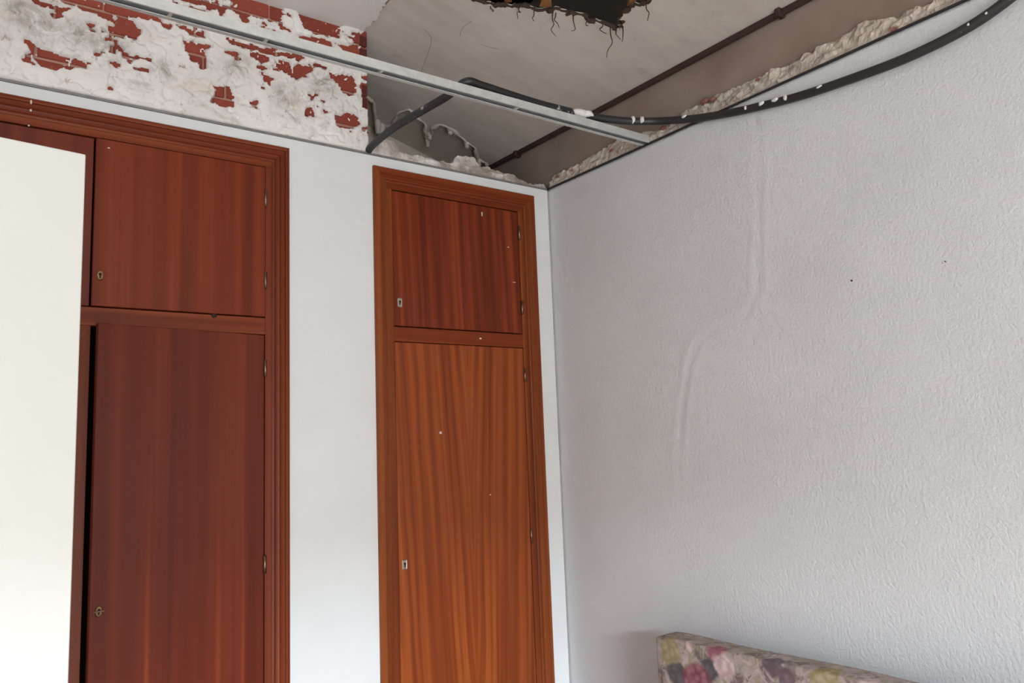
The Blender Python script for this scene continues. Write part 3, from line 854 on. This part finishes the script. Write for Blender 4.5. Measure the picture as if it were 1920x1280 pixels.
# ================================================================ floral sofa bed against the stippled wall
t = NT('floral_cloth', .85)
wn = t.noise(14, 3, .6, out='Color')
vadd = t.n('VectorMath', operation='MULTIPLY_ADD')
t.l(wn, vadd.inputs[0]); vadd.inputs[1].default_value = (.045, .045, .045); t.l(t.coord(), vadd.inputs[2])
vec = vadd.outputs[0]
a = t.ramp(t.noise(20, 4, .6, .8), [(.30, lin('6a5c5b')), (.45, lin('93837c')), (.58, lin('a3938c')), (.72, lin('84736f'))])
a = t.mix(t.ramp(t.noise(26, 3, .55, 1.0, vec=t.mapped((1, 1, 1), (5, 3, 1))), [(.54, 0), (.60, .85)]), a, lin('665657'))
a = t.mix(t.ramp(t.noise(24, 3, .55, 1.0, vec=t.mapped((1, 1, 1), (1, 8, 4))), [(.55, 0), (.61, .8)]), a, lin('8d8268'))
a = t.mix(t.ramp(t.noise(28, 3, .55, 1.0, vec=t.mapped((1, 1, 1), (9, 2, 6))), [(.57, 0), (.63, .8)]), a, lin('b09f9b'))
petal = t.n('TexVoronoi'); petal.inputs['Scale'].default_value = 48; t.l(vec, petal.inputs['Vector'])
def flower(a, c, r, dark, light):
    d = t.n('VectorMath', operation='DISTANCE'); t.l(vec, d.inputs[0]); d.inputs[1].default_value = (c[0] + .0225, c[1] + .0225, c[2] + .0225)
    msk = t.ramp(t.math('DIVIDE', d.outputs['Value'], r), [(.75, 1), (1.0, 0)])
    colr = t.mix(t.ramp(petal.outputs['Distance'], [(.15, 0), (.7, 1)]), lin(light), lin(dark))
    return t.mix(msk, a, colr)
XF = -.165
FL = [((-.70, .838), .032, '4c4546', '5d5657'), ((-.822, .872), .032, '4a4646', '5c5858'), ((-1.03, .925), .026, '5c4c50', '75636a'), ((-1.07, .900), .026, '5f4b50', '77656a'),
      ((-.68, .893), .033, '857858', 'a39674'), ((-.755, .922), .016, 'a88a86', 'c9b0aa'), ((-.845, .924), .027, '86525a', 'b08284'), ((-.772, .835), .046, '703a43', '95606a'),
      ((-.873, .890), .032, 'ad8f8f', 'cbb4b0'), ((-1.18, .905), .040, '85764f', 'a8987a'), ((-1.29, .90), .034, 'a58a8a', 'c4acaa')]
rf = random.Random(6)
for k in range(14):
    FL.append(((rf.uniform(-2.5, -.6), rf.uniform(.45, .80)), rf.uniform(.03, .05)) + rf.choice([('703a43', '95606a'), ('857858', 'a39674'), ('ad8f8f', 'cbb4b0')]))
for (cy_, cz_), r_, d_, l_ in FL:
    a = flower(a, (XF, cy_, cz_), r_ * 1.25, d_, l_)
t.col(a)
t.bump(t.noise(400, 2), .2, .001)
M['floral'] = t.m

sb = empty('sofa_bed', (-.55, -1.5, 0))
tag(sb, 'floral upholstered sofa bed standing against the stippled wall', 'sofa')
def cushion(name, x0, x1, y0, y1, z0, z1, m, parent, r=.03, sub=24, puff=.0, sag=None):
    bm = bmesh.new()
    add_box(bm, x0, x1, y0, y1, z0, z1)
    bmesh.ops.subdivide_edges(bm, edges=[e for e in bm.edges if abs(e.verts[0].co.y - e.verts[1].co.y) > .1], cuts=sub, use_grid_fill=True)
    bmesh.ops.bevel(bm, geom=[e for e in bm.edges if e.calc_face_angle(0) > .5], offset=r, segments=4, affect='EDGES', profile=.5)
    if sag:
        for v in bm.verts: v.co.z += sag(v.co)
    o = from_bm(name, bm, m, None, True)
    adopt(o, parent)
    return o
def sag(c):
    s = 0
    if c.z > .8:
        d = -.60 - c.y
        s -= .010 * max(0, 1 - d / .11) ** 1.5
        s += .003 * math.sin(c.y * 9)
    return s
cushion('backrest', -.175, -.085, -2.45, -.622, .40, .932, M['floral'], sb, .008, 40, sag=sag)
cushion('seat', -.92, -.18, -2.45, -.600, .24, .46, M['floral'], sb, .04, 20)
adopt(box('base_frame', -.90, -.10, -2.43, -.62, .16, .24, M['closet'], None, .005), sb)
for x_ in (-.86, -.14):
    for y_ in (-2.38, -.67):
        o = tube('leg', [(x_, y_, 0), (x_, y_, .17)], lambda t_: .016 + .006 * t_, M['closet'], None, 10, raw=True); adopt(o, sb)
